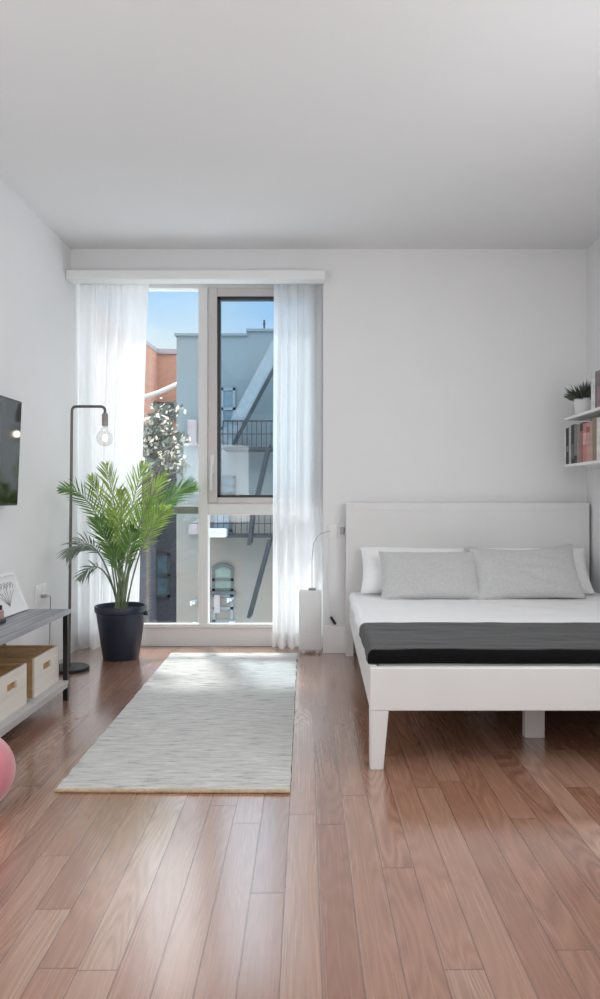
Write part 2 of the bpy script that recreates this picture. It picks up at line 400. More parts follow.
# ------------------------------------------------------------------ curtains
def curtain(pt, pb, name_label, yc, seed, folds, org_px):
    """pt=(left,right) px at top, pb at bottom"""
    rnd = random.Random(seed); ph = [rnd.uniform(0, 6) for _ in range(6)]
    b = B(); zt_, zb_ = ZA-.018, .012
    def fn(u, v):
        z = zt_+(zb_-zt_)*v
        e = v**.7
        l = PX(pt[0]+(pb[0]-pt[0])*e, yc); r = PX(pt[1]+(pb[1]-pt[1])*e, yc)
        uu = u+.012*math.sin(5*v+ph[0])*math.sin(PI*u)
        x = l+(r-l)*uu
        a = .020+.012*math.sin(9*u+ph[1])+.006*v
        th = 2*PI*folds*u+ph[2]+1.3*math.sin(7*u+ph[3])+.5*math.sin(2.2*v+ph[4]+4*u)
        y = yc+a*math.sin(th)+.0035*math.sin(th*2.3+ph[5]+v*2)
        x += .010*math.cos(th)*(r-l)
        if v < .02: y = yc+(y-yc)*.6
        zz = z + (.004*math.sin(th) if v > .98 else 0)
        return Vector((x, y, zz))
    grid(b, 150, 40, fn)
    o = obj('sheer_curtain', b, M['curtain'], None, True, org=(PX(org_px, yc), yc, 0))
    tag(o, name_label, 'curtain', 'sheer curtains at the window')
    # stitched hem band and heading tape
    for nm, (v0, v1) in {'hem': (.962, .998), 'heading_tape': (.0, .022)}.items():
        b = B(); grid(b, 150, 2, lambda u, w: fn(u, v0+(v1-v0)*w)+Vector((0, -.004, 0)))
        obj(nm, b, M['curtain'], o, True)
    return o
curtain((79, 149), (76, 137), 'sheer white curtain on the left side, behind the palm and the floor lamp', 5.08, 3, 5, 110)
curtain((273.5, 322.5), (272, 322), 'sheer white curtain on the right side, between the casement and the bed', 5.10, 8, 4, 298)

# ------------------------------------------------------------------ rug
b = B()
def rugf(u, v, z):
    a = at(55.5, 792, 1); 
    def fl(px, py): Y = H*F/(py-CY); return Vector((PX(px, Y), Y, 0))
    nl, nr, fl_, fr = fl(55.5, 792), fl(290, 793), fl(171, 655), fl(297, 655)
    p = (nl*(1-u)+nr*u)*(1-v)+(fl_*(1-u)+fr*u)*v
    s = noise.noise(Vector((0 if u < .5 else 9, v*26, 0)))*.006+noise.noise(Vector((0 if u < .5 else 5, v*90, 3)))*.004
    if u < .03 or u > .97: p.x += s
    return Vector((p.x, p.y, z+.0015*noise.noise(Vector((u*12, v*30, 1)))*(1 if z > .005 else 0)))
nu, nv = 24, 160
top = grid(b, nu, nv, lambda u, v: rugf(u, v, .012))
bot = grid(b, nu, nv, lambda u, v: rugf(u, v, .001))
for j in range(nv):
    b.faces.new([top[0][j], top[0][j+1], bot[0][j+1], bot[0][j]]); b.faces.new([top[nu][j], bot[nu][j], bot[nu][j+1], top[nu][j+1]])
for i in range(nu):
    b.faces.new([top[i][0], bot[i][0], bot[i+1][0], top[i+1][0]]); b.faces.new([top[i][nv], top[i+1][nv], bot[i+1][nv], bot[i][nv]])
rug = obj('rug', b, M['rug'], None, True, org=(-.55, 3.7, 0))
tag(rug, 'pale grey flat woven runner rug lying on the wood floor', 'rug')
b = B(); tube(b, [rugf(u/20, 0, .007)+Vector((0,-.003,0)) for u in range(21)], .0075, 8); obj('end_binding', b, M['hem'], rug, True)
b = B(); tube(b, [rugf(u/20, 1, .007)+Vector((0,.003,0)) for u in range(21)], .0075, 8); obj('end_binding', b, M['rug'], rug, True)

# ------------------------------------------------------------------ bed
BX0, BX1, BY0, BY1 = .195, 1.812, 2.833, 4.92
bed = thing('bed_frame', 'white wooden double bed frame with tall plain headboard and tapered feet', 'bed', ((BX0+BX1)/2, 3.9, 0))
ZT, ZBm = .3975, .230
b = B(); box(b, BX0, BX1, BY0, BY0+.035, ZBm, ZT, .004); obj('footboard', b, M['bed'], bed)
for x0, x1 in ((BX0, BX0+.03), (BX1-.03, BX1)):
    b = B(); box(b, x0, x1, BY0+.035, 4.86, ZBm, ZT, .004); obj('side_rail', b, M['bed'], bed)
b = B(); hb0 = PX(346, 4.87); hb1 = 1.805; hz = PZ(503, 4.87)
box(b, hb0+.05, hb1-.05, 4.871, 4.92, .12, hz-.05, 0)
obj('headboard', b, M['bed'], bed)
b = B(); box(b, hb0, hb0+.05, 4.87, 4.93, 0, hz, .001); box(b, hb1-.05, hb1, 4.87, 4.93, 0, hz, .001); box(b, hb0+.05, hb1-.05, 4.87, 4.93, hz-.05, hz, .001)
obj('headboard_frame', b, M['bed'], bed)
def foot(x_out, x_in_t, x_in_b):
    b = B(); y0 = BY0; d1, d0 = .07, .05
    hexa(b, [(x_out, y0, 0), (x_in_b, y0, 0), (x_in_b, y0+d0, 0), (x_out, y0+d0, 0), (x_out, y0, ZBm), (x_in_t, y0, ZBm), (x_in_t, y0+d1, ZBm), (x_out, y0+d1, ZBm)])
    bmesh.ops.bevel(b, geom=b.edges[:], offset=.003, segments=2, affect='EDGES')
    return b
obj('leg', foot(BX0, BX0+.073, BX0+.052), M['bed'], bed)
obj('leg', foot(BX1, BX1-.073, BX1-.052), M['bed'], bed)
for yc in (3.21, 4.1):
    b = B(); box(b, .905, .993, yc, yc+.045, 0, .25, .003); obj('centre_leg', b, M['bed'], bed)
b = B(); box(b, .91, .99, BY0+.035, 4.86, .225, .262, .002); obj('mid_beam', b, M['bed'], bed)
b = B()
for k in range(14): box(b, BX0+.03, BX1-.03, 2.92+k*.138, 2.99+k*.138, .262, .278, .002)
obj('slat_base', b, M['crate_side'], bed)

# mattress
def soft_box(x0, x1, y0, y1, z0, z1, bev=.04, amp=.004, sc=4, seed=0, cuts=26):
    b = B(); box(b, x0, x1, y0, y1, z0, z1)
    bmesh.ops.bevel(b, geom=b.edges[:], offset=bev, segments=5, affect='EDGES', profile=.6)
    bmesh.ops.subdivide_edges(b, edges=[e for e in b.edges if e.calc_length() > .2], cuts=cuts, use_grid_fill=True)
    bmesh.ops.recalc_face_normals(b, faces=b.faces); b.normal_update()
    for v in b.verts:
        v.co += v.normal*amp*noise.noise(v.co*sc+Vector((seed, seed*2, 0)))
    return b
b = soft_box(.226, 1.78, 2.905, 4.85, .279, .414, .035, .002)
mat_o = obj('mattress', b, M['cotton'], None, True, org=(1, 3.9, .279)); tag(mat_o, 'white mattress lying in the white bed frame', 'mattress')

def drape(x0, x1, y0, y1, zt, r, dropx, dropy, amp, seed, thick=.012, back_drop=0, dropxr=None, nu=110, nv=70):
    """cloth over the mattress: falls dropx over the left side (x0), dropy over the front (y0)"""
    b = B()
    def q(t, e0, d):            # t: arc coordinate; returns (pos, drop)
        s = t-e0
        if s >= r*PI/2: return e0+r+(s-r*PI/2), 0
        if s >= 0:
            a = (r*PI/2-s)/r; return e0+r-r*math.sin(a), r-r*math.cos(a)
        return e0, r-s
    xr = x1; dxr = dropx if dropxr is None else dropxr
    def fn(u, v, off=0):
        tx = (x0-dropx+r)+(xr-x0+dropx-r*2+r*PI/2)*u
        ty = (y0-dropy+r)+(y1-y0+dropy-r+0)*v if dropy else y0+(y1-y0)*v
        x, dx = q(tx, x0, dropx)
        if dropy: y, dy = q(ty, y0, dropy)
        else: y, dy = ty, 0
        d = max(dx, dy) if min(dx, dy) < r else max(dx, dy)
        w = amp*(noise.noise(Vector((x*3+seed, y*9, seed)))+.5*noise.noise(Vector((x*9+seed, y*22, seed+4))))
        z = zt-d+w*(1 if d < r else .2)
        if back_drop and v > .93: z -= back_drop*((v-.93)/.07)**2
        if d > 0: 
            if dx > 0: x += w*1.2
            if dy > 0: y += w*.6
        return Vector((x, y, z-off))
    grid(b, nu, nv, fn)
    bmesh.ops.recalc_face_normals(b, faces=b.faces)
    if sum(f.normal.z for f in b.faces) < 0: bmesh.ops.reverse_faces(b, faces=b.faces)
    bmesh.ops.solidify(b, geom=b.faces[:], thickness=thick)
    return b
# white duvet, spread to the pillows
b = drape(.192, 1.806, 3.0, 4.80, .438, .034, .038, 0, .006, 2, .018)
duv = obj('duvet', b, M['cotton'], None, True, org=(1, 4, .44)); tag(duv, 'smooth white duvet spread over the mattress between the throw and the pillows', 'duvet')
b = drape(.190, 1.806, 2.886, 3.575, .4580, .032, .054, .056, .004, 11, .010, back_drop=.018)
thr = obj('throw_blanket', b, M['throw'], None, True, org=(1, 3.2, .46)); thr.data.materials.append(M['throw_shade_binding'])
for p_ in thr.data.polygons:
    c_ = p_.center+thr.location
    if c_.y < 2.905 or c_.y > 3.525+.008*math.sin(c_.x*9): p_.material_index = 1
tag(thr, 'charcoal grey throw blanket folded across the foot of the bed', 'blanket')

def pillow(cx, cy, cz, w, h, t, tilt, m, label, seed, yaw=0, cat='pillow', group=None, roll=0, dip=0):
    b = B(); n = 30
    for s in (1, -1):
        def fn(u, v):
            a, c = u*2-1, v*2-1
            ea = (1-abs(a)**2.6); ec = (1-abs(c)**2.6)
            th = t/2*(max(0, ea)*max(0, ec))**.42
            px = a*w/2*(1-.055*(1-abs(c)**2)*abs(a)**3 )
            pz = c*h/2*(1-.07*(1-abs(a)**2)*abs(c)**3)
            if dip and c > 0: pz -= dip*(1-abs(a)**1.5)*c**2
            wr = .018*noise.noise(Vector((a*2.3+seed, c*3.1, s*2)))+.005*noise.noise(Vector((a*8+seed, c*7, s)))
            return Vector((px, s*(th+wr*(ea*ec)**.5 if ea*ec > 0 else 0), pz))
        grid(b, n, n, fn)
    bmesh.ops.remove_doubles(b, verts=b.verts, dist=.0005)
    cz -= .024; R = Matrix.Translation((cx, cy, cz)) @ Matrix.Rotation(yaw, 4, 'Z') @ Matrix.Rotation(-tilt, 4, 'X') @ Matrix.Rotation(roll, 4, 'Y')
    bmesh.ops.transform(b, matrix=R, verts=b.verts)
    o = obj('pillow', b, m, None, True, org=(cx, cy, cz-h/2*math.cos(tilt))); tag(o, label, cat, group); return o
tl = math.radians(34)
pillow(.605, 4.715, .615, .69, .345, .13, tl, M['cotton'], 'white pillow mostly hidden behind the left grey pillow', 1, roll=.02)
pillow(1.40, 4.715, .615, .70, .34, .13, tl, M['cotton'], 'white pillow mostly hidden behind the right grey pillow', 2)
pillow(.690, 4.555, .600, .635, .345, .13, tl, M['linen'], 'light grey linen pillow on the left, beside the white pillow corner', 3, dip=.005)
pillow(1.290, 4.550, .622, .67, .385, .13, tl, M['linen'], 'light grey linen pillow on the right with dented top edge', 4, roll=-.035, dip=.035)

# ------------------------------------------------------------------ wall shelves and books
SX = 1.605; SY1 = 4.78; SY0 = 3.55
def shelf(z, label):
    t = thing('wall_shelf', label, 'shelf', (1.72, 4.2, z), 'white floating shelves on the right wall')
    b = B(); box(b, SX, XR, SY0, SY1, z-.018, z, .002); obj('board', b, M['trim'], t)
    for y in (SY1-.12, 4.16, SY0+.12):
        b = B(); box(b, SX+.10, XR, y-.006, y+.006, z-.026, z-.018, .001); box(b, XR-.006, XR, y-.012, y+.012, z-.07, z-.018, .001); obj('bracket', b, M['trim'], t)
    return t
ZL, ZU = 1.279, 1.585
shelf(ZL, 'lower white floating shelf holding the row of books'); shelf(ZU, 'upper white floating shelf holding the small potted plant')
bm_cache = {}
def bmat(c):
    if c not in bm_cache: bm_cache[c] = noisy(mat('book_cover_%d' % len(bm_cache), c, .6), 40, .18)
    return bm_cache[c]
def book(px0, px1, z, h, c, label, group, depth=.165, x=1.618, band=None, lean=0):
    Ya = x*F/(px1-CX); Yb = x*F/(px0-CX)-.0008
    t = thing('book', label, 'book', (x+depth/2, (Ya+Yb)/2, z), group)
    b = B(); c_ = min(.003, (Yb-Ya)*.18)
    box(b, x, x+depth, Ya, Ya+c_, z, z+h); box(b, x, x+depth, Yb-c_, Yb, z, z+h)
    box(b, x-.002, x+c_, Ya, Yb, z, z+h, .0015)
    obj('cover', b, bmat(c), t)
    b = B(); box(b, x+c_, x+depth-.004, Ya+c_, Yb-c_, z+.003, z+h-.004); obj('pages', b, M['paper'], t)
    if band:
        b = B(); box(b, x-.003, x-.0018, Ya+.002, Yb-.002, z+h*band[1], z+h*band[2]); obj('spine_label', b, bmat(band[0]), t)
    if lean: t.rotation_euler.x = lean
    return t
G1 = 'books on the lower wall shelf'; G2 = 'books on the upper wall shelf'
W_, K_ = (.66,.66,.66), (.012,.012,.014)
book(564.9, 566.2, ZL, .225, W_, 'thin white book at the window end of the lower shelf', G1)
book(566.2, 569.0, ZL, .238, K_, 'black spined book beside the thin white book on the lower shelf', G1, band=((.20,.20,.20), .35, .5))
book(569.0, 571.3, ZL, .245, (.45,.46,.45), 'pale grey book between the two darkest books', G1)
book(571.3, 574.3, ZL, .250, (.025,.025,.03), 'charcoal book with dark top, second dark spine on the lower shelf', G1, band=((.12,.13,.13), .12, .5))
book(574.3, 577.2, ZL, .245, (.20,.185,.175), 'taupe grey book right of the charcoal book', G1, band=((.04,.04,.045), .02, .2))
book(577.2, 580.3, ZL, .240, (.27,.235,.22), 'mottled grey brown book left of the red books', G1)
book(580.3, 583.2, ZL, .248, (.34,.14,.12), 'dusty red book with a dark brown top', G1, band=((.05,.04,.035), .78, .98))
book(583.2, 586.7, ZL, .238, (.50,.22,.20), 'coral red book with a pale title patch', G1, band=((.62,.42,.40), .45, .75))
book(586.7, 590.0, ZL, .235, (.55,.30,.28), 'rose pink book with a dark red label', G1, band=((.35,.08,.09), .75, .9))
book(590.0, 592.6, ZL, .240, (.46,.33,.27), 'beige pink book next to the tall tan book', G1)
book(592.6, 596.8, ZL, .256, (.27,.21,.14), 'tall tan brown book, tallest on the lower shelf', G1)
book(596.8, 601.5, ZL, .250, (.68,.69,.66), 'thick white book at the right picture edge on the lower shelf', G1)
book(591.2, 595.3, ZU, .225, (.70,.70,.70), 'thick white book beside the potted plant on the upper shelf', G2)
book(595.3, 597.3, ZU, .215, (.16,.16,.17), 'dark grey book beside the thick white one on the upper shelf', G2)
book(597.3, 599.2, ZU, .205, (.42,.20,.25), 'dusty pink book on the upper shelf', G2, band=((.20,.19,.20), .6, .95))
book(599.2, 602.5, ZU, .215, (.20,.19,.20), 'grey book at the right picture edge on the upper shelf', G2)

# small plant
pc = Vector((1.70, 4.70, ZU))
pp = thing('potted_plant', 'small dark leafy plant in a white pot on the upper shelf', 'plant', pc)
b = B(); lathe(b, [(0, 0), (.043, 0), (.047, .005), (.056, .112), (.056, .118), (.050, .118), (.048, .10), (0, .10)], pc, 32); obj('pot', b, M['ceramic'], pp, True)
b = B(); lathe(b, [(.048, .095), (.03, .104), (0, .106)], pc, 20); obj('soil', b, M['soil'], pp, True)
b = B(); rn = random.Random(4)
for k in range(210):
    a = rn.uniform(0, 2*PI); r0 = rn.uniform(0, .035); el = rn.uniform(.25, 1.45)
    l = rn.uniform(.07, .15); base = pc+Vector((r0*math.cos(a), r0*math.sin(a), .10))
    d = Vector((math.cos(a)*math.cos(el), math.sin(a)*math.cos(el), math.sin(el)))
    tip = base+d*l+Vector((0, 0, -.012*math.cos(el))); mid = base+d*l*.55+Vector((0, 0, .006))
    s = d.cross(Vector((0,0,1))).normalized()*rn.uniform(.004, .007)
    vs = [b.verts.new(p) for p in (base-s*.4, base+s*.4, mid+s, tip, mid-s)]
    b.faces.new(vs)
o = obj('foliage', b, M['small_leaf'], pp); o['kind'] = 'stuff'

# ------------------------------------------------------------------ television
tv = thing('television', 'flat black television mounted on the left wall', 'television', (-1.6, 3.4, 1.30))
xb, xt = -1.616, -1.592; z0, z1 = PZ(505.3, 3.89), PZ(402, 3.89); y0, y1 = 2.86, 3.885
def tvbox(b, ins, xo0, xo1):
    p = []
    for z, xx in ((z0+ins, xb), (z1-ins, xt)):
        p += [(xx+xo0, y0+ins, z), (xx+xo1, y0+ins, z), (xx+xo1, y1-ins, z), (xx+xo0, y1-ins, z)]
    hexa(b, p)
b = B(); tvbox(b, 0, -.035, 0); bmesh.ops.bevel(b, geom=b.edges[:], offset=.003, segments=2, affect='EDGES'); obj('housing', b, M['black'], tv)
b = B(); tvbox(b, .010, 0, .0015); obj('screen', b, M['screen'], tv)
b = B(); box(b, XL, -1.64, 3.2, 3.55, 1.15, 1.42, .004); obj('wall_bracket', b, M['black_steel'], tv)

# ------------------------------------------------------------------ bench / tv stand
BZ = .475; bx0, bx1 = XL+.02, -1.312; by1 = 3.835; by0 = 2.35
bench = thing('tv_bench', 'low media bench with grey plank top and black metal legs', 'bench', ((bx0+bx1)/2, 3.1, 0))
b = B(); box(b, bx0, bx1, by0, by1, BZ-.022, BZ, .002); obj('top', b, M['bench'], bench)
b = B(); box(b, bx0+.02, bx1-.005, by0+.01, by1-.025, .088, .106, .002); obj('lower_shelf', b, M['lower_shelf'], bench)
b = B(); box(b, bx1-.030, bx1-.008, by0+.03, by1-.03, .070, .088, .001); box(b, bx0+.01, bx0+.03, by0+.03, by1-.03, .070, .088, .001); obj('shelf_rail', b, M['lower_shelf'], bench)
for x in (bx1-.034, bx0+.004):
    for y in (by1-.032, by0+.006):
        b = B(); box(b, x, x+.024, y, y+.024, 0, BZ-.022, .002); obj('leg', b, M['black_steel'], bench)

def crate(y0, y1, label):
    x0, x1, z0, h, t = -1.675, -1.362, .106, .187, .010
    c = thing('storage_crate', label, 'crate', ((x0+x1)/2, (y0+y1)/2, z0), 'wooden storage crates under the bench')
    # front face with a hand hole (hole cut out as a frame of boxes)
    ym = (y0+y1)/2; hw, hz0, hz1 = .050, z0+.105, z0+.138
    b = B()
    box(b, x1-t, x1, y0, ym-hw, z0, z0+h); box(b, x1-t, x1, ym+hw, y1, z0, z0+h)
    box(b, x1-t, x1, ym-hw, ym+hw, z0, hz0); box(b, x1-t, x1, ym-hw, ym+hw, hz1, z0+h)
    bmesh.ops.remove_doubles(b, verts=b.verts, dist=1e-5)
    obj('front_panel', b, M['crate_out'], c)
    for a0, a1 in ((y0, y0+t), (y1-t, y1)):
        b = B(); box(b, x0, x1-t, a0, a1, z0, z0+h, .001); obj('side_panel', b, M['crate_side'], c)
    b = B(); box(b, x0, x0+t, y0+t, y1-t, z0, z0+h, .001); obj('back_panel', b, M['crate_in'], c)
    b = B(); box(b, x0+t, x1-t, y0+t, y1-t, z0, z0+t); box(b, x1-t-.003, x1-t, y0+t, y1-t, z0+t, hz1+.006); obj('bottom_panel', b, M['crate_in'], c)
    # brown woven lid sunk in the crate
    b = B(); box(b, x0+t, x1-t-.003, y0+t, y1-t, z0+h-.030, z0+h-.012, .002); obj('lid', b, M['crate_in'], c)
    return c
crate(3.468, 3.790, 'pale wooden crate with brown inside, the one nearest the floor lamp')
crate(3.055, 3.375, 'pale wooden crate with brown inside at the left picture edge')

# picture frame leaning on wall
pf = thing('picture_frame', 'white framed line drawing leaning against the wall on the bench', 'picture', (-1.55, 3.65, BZ))
zA, zB_ = BZ, PZ(573, 3.78)
def pfm(u, v, o=0):   # u 0..1 along +Y, v 0..1 up (leans to the wall)
    y = 3.47+(3.80-3.47)*u
    bx_, tx = -1.535-.012*(1-u), -1.615-.008*(1-u)
    n = Vector((zB_-zA, 0, .08)).normalized()
    return Vector((bx_+(tx-bx_)*v, y, zA+(zB_-zA)*v))+n*o
def slab(b, u0, u1, v0, v1, o0, o1):
    hexa(b, [pfm(u0,v0,o0), pfm(u1,v0,o0), pfm(u1,v0,o1), pfm(u0,v0,o1), pfm(u0,v1,o0), pfm(u1,v1,o0), pfm(u1,v1,o1), pfm(u0,v1,o1)])
b = B(); slab(b, 0, 1, 0, .07, .0, .016); slab(b, 0, 1, .93, 1, 0, .016); slab(b, 0, .05, .07, .93, 0, .016); slab(b, .95, 1, .07, .93, 0, .016)
obj('frame', b, M['white_plastic'], pf)
b = B(); slab(b, .05, .95, .07, .93, .0, .007); obj('print', b, M['ceramic'], pf)
b = B(); rn = random.Random(2)
for k in range(7):
    u = .5+.4*(k-3)/4; 
    tube(b, [pfm(.5, .2, .0085), pfm(.5+(u-.5)*.6, .45, .0085), pfm(u, .62+.1*math.sin(k*2), .0085)], .0013, 5)
    tube(b, [pfm(u, .62, .0085), pfm(u+.05, .7, .0085), pfm(u-.02, .78, .0085), pfm(u-.05, .66, .0085)], .0013, 5)
obj('drawing', b, M['grey_plastic'], pf)

b = B(); box(b, -1.515, -1.474, 3.25, 3.42, BZ, BZ+.018, .006, 3)
rc = obj('remote_control', b, M['black'], None, True, org=(-1.495, 3.33, BZ)); tag(rc, 'black remote control lying on the grey bench top', 'remote')
b = B(); box(b, -1.505, -1.484, 3.29, 3.38, BZ+.018, BZ+.0195, .0005); obj('button_pad', b, M['grey_plastic'], rc)
jc = Vector((-1.585, 3.56, BZ))
jc = Vector((PX(-1.5, 3.47), 3.47, BZ))
jar = thing('jar', 'small dusty pink jar with dark cap at the left picture edge on the bench', 'jar', jc)
b = B(); lathe(b, [(0,0), (.022,0), (.024,.004), (.024,.045), (.018,.052), (0,.052)], jc, 20); obj('body', b, noisy(mat('dusty_pink_glaze', (.45,.28,.25), .4), 20, .1), jar, True)
b = B(); lathe(b, [(0,.052), (.017,.052), (.017,.070), (.014,.073), (0,.073)], jc, 20); obj('cap', b, M['black'], jar, True)

# wall outlet + charger
ol = thing('wall_outlet', 'white double socket plate low on the left wall above the bench', 'outlet', (XL, 4.41, .47))
b = B(); box(b, XL, XL+.008, PX(33, 1) and 4.33, 4.49, PZ(603, 4.4), PZ(585, 4.4), .003); obj('plate', b, M['white_plastic'], ol)
for y in (4.37, 4.45):
    b = B(); box(b, XL+.008, XL+.0105, y-.02, y+.02, PZ(602, 4.4)+.01, PZ(586, 4.4)-.01, .001); obj('socket', b, M['trim'], ol)
cz = PZ(596, 4.42)
b = B(); box(b, XL+.0106, XL+.04, 4.40, 4.435, cz-.010, cz+.010, .003)
pl = obj('charger_plug', b, M['grey_plastic'], None, False, org=(XL+.02, 4.42, cz)); tag(pl, 'grey plug in the wall outlet above the bench with cord dropping behind', 'plug')
b = B(); tube(b, arc([(XL+.04, 4.42, cz), (XL+.042, 4.46, cz-.002), (XL+.04, 4.478, cz-.02), (XL+.035, 4.478, .2), (XL+.03, 4.46, .006), (XL+.03, 4.0, .006)], .012), .0035, 8); obj('cord', b, M['grey_plastic'], pl, True)

# ------------------------------------------------------------------ floor lamp
lc = Vector((PX(69, 4.48), 4.48, 0)); ltop = at(72, 406.5, 4.48)
lamp = thing('floor_lamp', 'slim dark metal floor lamp with bare globe bulb on a bent arm', 'lamp', lc)
b = B(); lathe(b, [(0,0), (.118,0), (.121,.004), (.121,.016), (.116,.021), (.02,.024), (0,.024)], lc, 48); obj('base', b, M['black_steel'], lamp, True)
sx = PX(105, 4.48)
b = B(); tube(b, arc([lc+Vector((0,0,.02)), ltop, Vector((sx, 4.48, ltop.z)), Vector((sx, 4.48, PZ(414, 4.48)))], .03, 8), .0085, 12); obj('pole', b, M['pole_metal'], lamp, True)
b = B(); z1_, z0_ = PZ(413, 4.48), PZ(426, 4.48)
lathe(b, [(0,z1_), (.013,z1_), (.015,z1_-.006), (.0185,z1_-.012), (.0185,z0_), (.013,z0_-.002), (0,z0_-.002)], (sx, 4.48, 0), 24); obj('bulb_socket', b, M['socket'], lamp, True)
zc = PZ(438, 4.48); R_ = .052
prof = [(.012, z0_)]+[(R_*math.sin(a), zc+R_*math.cos(a)) for a in [i*PI/20 for i in range(4, 21)]]
b = B(); lathe(b, [(max(r, 0), z) for r, z in prof], (sx, 4.48, 0), 32); bulb = obj('bulb', b, M['bulb'], lamp, True)
b = B(); pts = []
for k in range(40):
    a = k/39*2*PI*4; pts.append((sx+.010*math.cos(a), 4.48+.010*math.sin(a), zc-.018+.036*k/39))
tube(b, pts, .0022, 6)
fil = mat('filament', (1,.8,.5), .5, emis=(1,.86,.62), estr=7); obj('filament', b, fil, bulb, True)

# ------------------------------------------------------------------ palm
pc = Vector((PX(121, 4.82), 4.82, 0))
palm = thing('potted_palm', 'green palm in a dark navy pot on the floor before the left curtain', 'plant', pc)
b = B(); lathe(b, [(0,0), (.112,0), (.117,.006), (.160,.305), (.168,.310), (.171,.345), (.168,.350), (.158,.348), (.152,.315), (0,.312)], pc, 48); obj('pot', b, M['pot'], palm, True)
b = B(); box(b, pc.x+.150, pc.x+.182, pc.y-.02, pc.y+.02, .285, .315, .006); obj('pot_tab', b, M['pot'], palm, True)
b = B(); lathe(b, [(.153,.318), (.10,.326), (.04,.332), (0,.333)], pc, 24); obj('soil', b, M['soil'], palm, True)
def frond(tip, ctrl, base, m, ll, n=26, start=.38, seed=0, droop=.25, wid=.0046):
    rn = random.Random(seed); P = bez(base, ctrl, tip, 40); P = [Vector(p) for p in P]
    b = B(); tube(b, P, [.0065*(1-.8*i/40)+.0008 for i in range(41)], 6)
    obj('frond_stem', b, M['stem'] if m != M['leaf_c'] else M['leaf_c'], palm, True)
    b = B()
    def T(t):
        i = min(int(t*40), 39); return P[i].lerp(P[i+1], t*40-i), (P[min(i+1, 40)]-P[max(i-1, 0)]).normalized()
    # the plane of the frond faces a mixed direction
    for k in range(n):
        t = start+(1-start)*k/(n-1); p, d = T(t*.999)
        side = d.cross(Vector((rn.uniform(-.15,.15), -1, .25+rn.uniform(-.15,.15)))).normalized()
        ln = ll*(math.sin(PI*(.16+.80*(k/(n-1))))**.7)*rn.uniform(.88, 1.1)
        for s in (1, -1):
            ang = math.radians(44-24*(k/(n-1))+rn.uniform(-7, 7))
            dr = (d*math.cos(ang)+side*s*math.sin(ang)+Vector((0, rn.uniform(-.28,.28), .05))).normalized()
            w = wid*rn.uniform(.8, 1.15); nn = dr.cross(d); 
            wv = dr.cross(Vector((rn.uniform(-.4,.4), -1, rn.uniform(-.2,.5)))).normalized()*w
            L_ = []
            for q, f in ((0,.35),(.3,1),(.65,.8),(1,.03)):
                c = p+dr*ln*q+Vector((0,0,-droop*ln*q*q)); L_.append((b.verts.new(c-wv*f), b.verts.new(c+wv*f)))
            for a_, c_ in zip(L_, L_[1:]): b.faces.new([a_[0], a_[1], c_[1], c_[0]])
    obj('frond_leaflets', b, m, palm)
fr = [ # tip px,py, dY ; ctrl px,py,dY ; mat ; leaflet length
 (61,489,-.42, 100,482,-.2,'leaf_b',.14,20,.45), (67,556,-.42, 98,516,-.25,'leaf_c',.15,20,.45),
 (92,478,.05, 112,530,.0,'leaf_a',.19,26,.36), (106,466,-.1, 120,520,-.05,'leaf_a',.20,26,.36),
 (143,466,.1, 127,515,.05,'leaf_a',.20,26,.36), (122,492,-.25, 120,540,-.15,'leaf_a',.19,26,.38),
 (165,476,-.05, 136,512,0,'leaf_a',.17,26,.38), (194,486,-.05, 150,492,0,'leaf_b',.16,28,.42),
 (168,510,-.2, 140,528,-.12,'leaf_a',.16,24,.42), (96,520,-.22, 112,540,-.15,'leaf_b',.16,24,.42),
 (134,530,-.32, 126,548,-.2,'leaf_b',.16,24,.44), (112,512,.18, 116,540,.1,'leaf_b',.18,24,.4),
 (150,500,.18, 134,530,.1,'leaf_b',.18,24,.4), (110,548,-.3, 118,560,-.2,'leaf_b',.14,20,.5), (80,578,-.3, 103,545,-.15,'leaf_c',.10,12,.6)]
for i, (tx, ty, td, cx_, cy_, cd, mm, ll, n, st) in enumerate(fr):
    a = i*2.4; base = pc+Vector((.035*math.cos(a), .035*math.sin(a), .325))
    frond(at(tx, ty, pc.y+td), at(cx_, cy_, pc.y+cd), base, M[mm], ll, n, st, i, droop=.12 if mm != 'leaf_c' else .35)
for k in range(4):
    a = k*1.7+.3; s0 = pc+Vector((.03*math.cos(a), .03*math.sin(a), .32)); s1 = at([112, 119, 126, 133][k], [548, 540, 540, 546][k], pc.y+.04*math.sin(a))
    b = B(); tube(b, bez(s0, (s0*.5+s1*.5)+Vector((.0,0,.03)), s1, 8), [.012-.0008*i for i in range(9)], 8); obj('cane', b, M['stem'], palm, True)

# ------------------------------------------------------------------ pink pouf
pcn = Vector((PX(-29.5, 2.45), 2.45, 0))
pouf = thing('pouf', 'rounded pink velvet pouf cut off by the left picture edge', 'pouf', pcn)
prof = [(0,.006)]; 
for i in range(1, 24):
    a = -PI/2+PI*i/24; r = .141*math.cos(a)**.92; z = .13+(.135 if a > 0 else .124)*math.sin(a); prof.append((r, z))
prof.append((0, .265))
b = B(); lathe(b, prof, pcn, 40); obj('cushion', b, M['pink'], pouf, True)
b = B(); lathe(b, [(0,0), (.075,0), (.078,.004), (.078,.010), (0,.012)], pcn, 32); obj('foot_ring', b, M['black'], pouf, True)

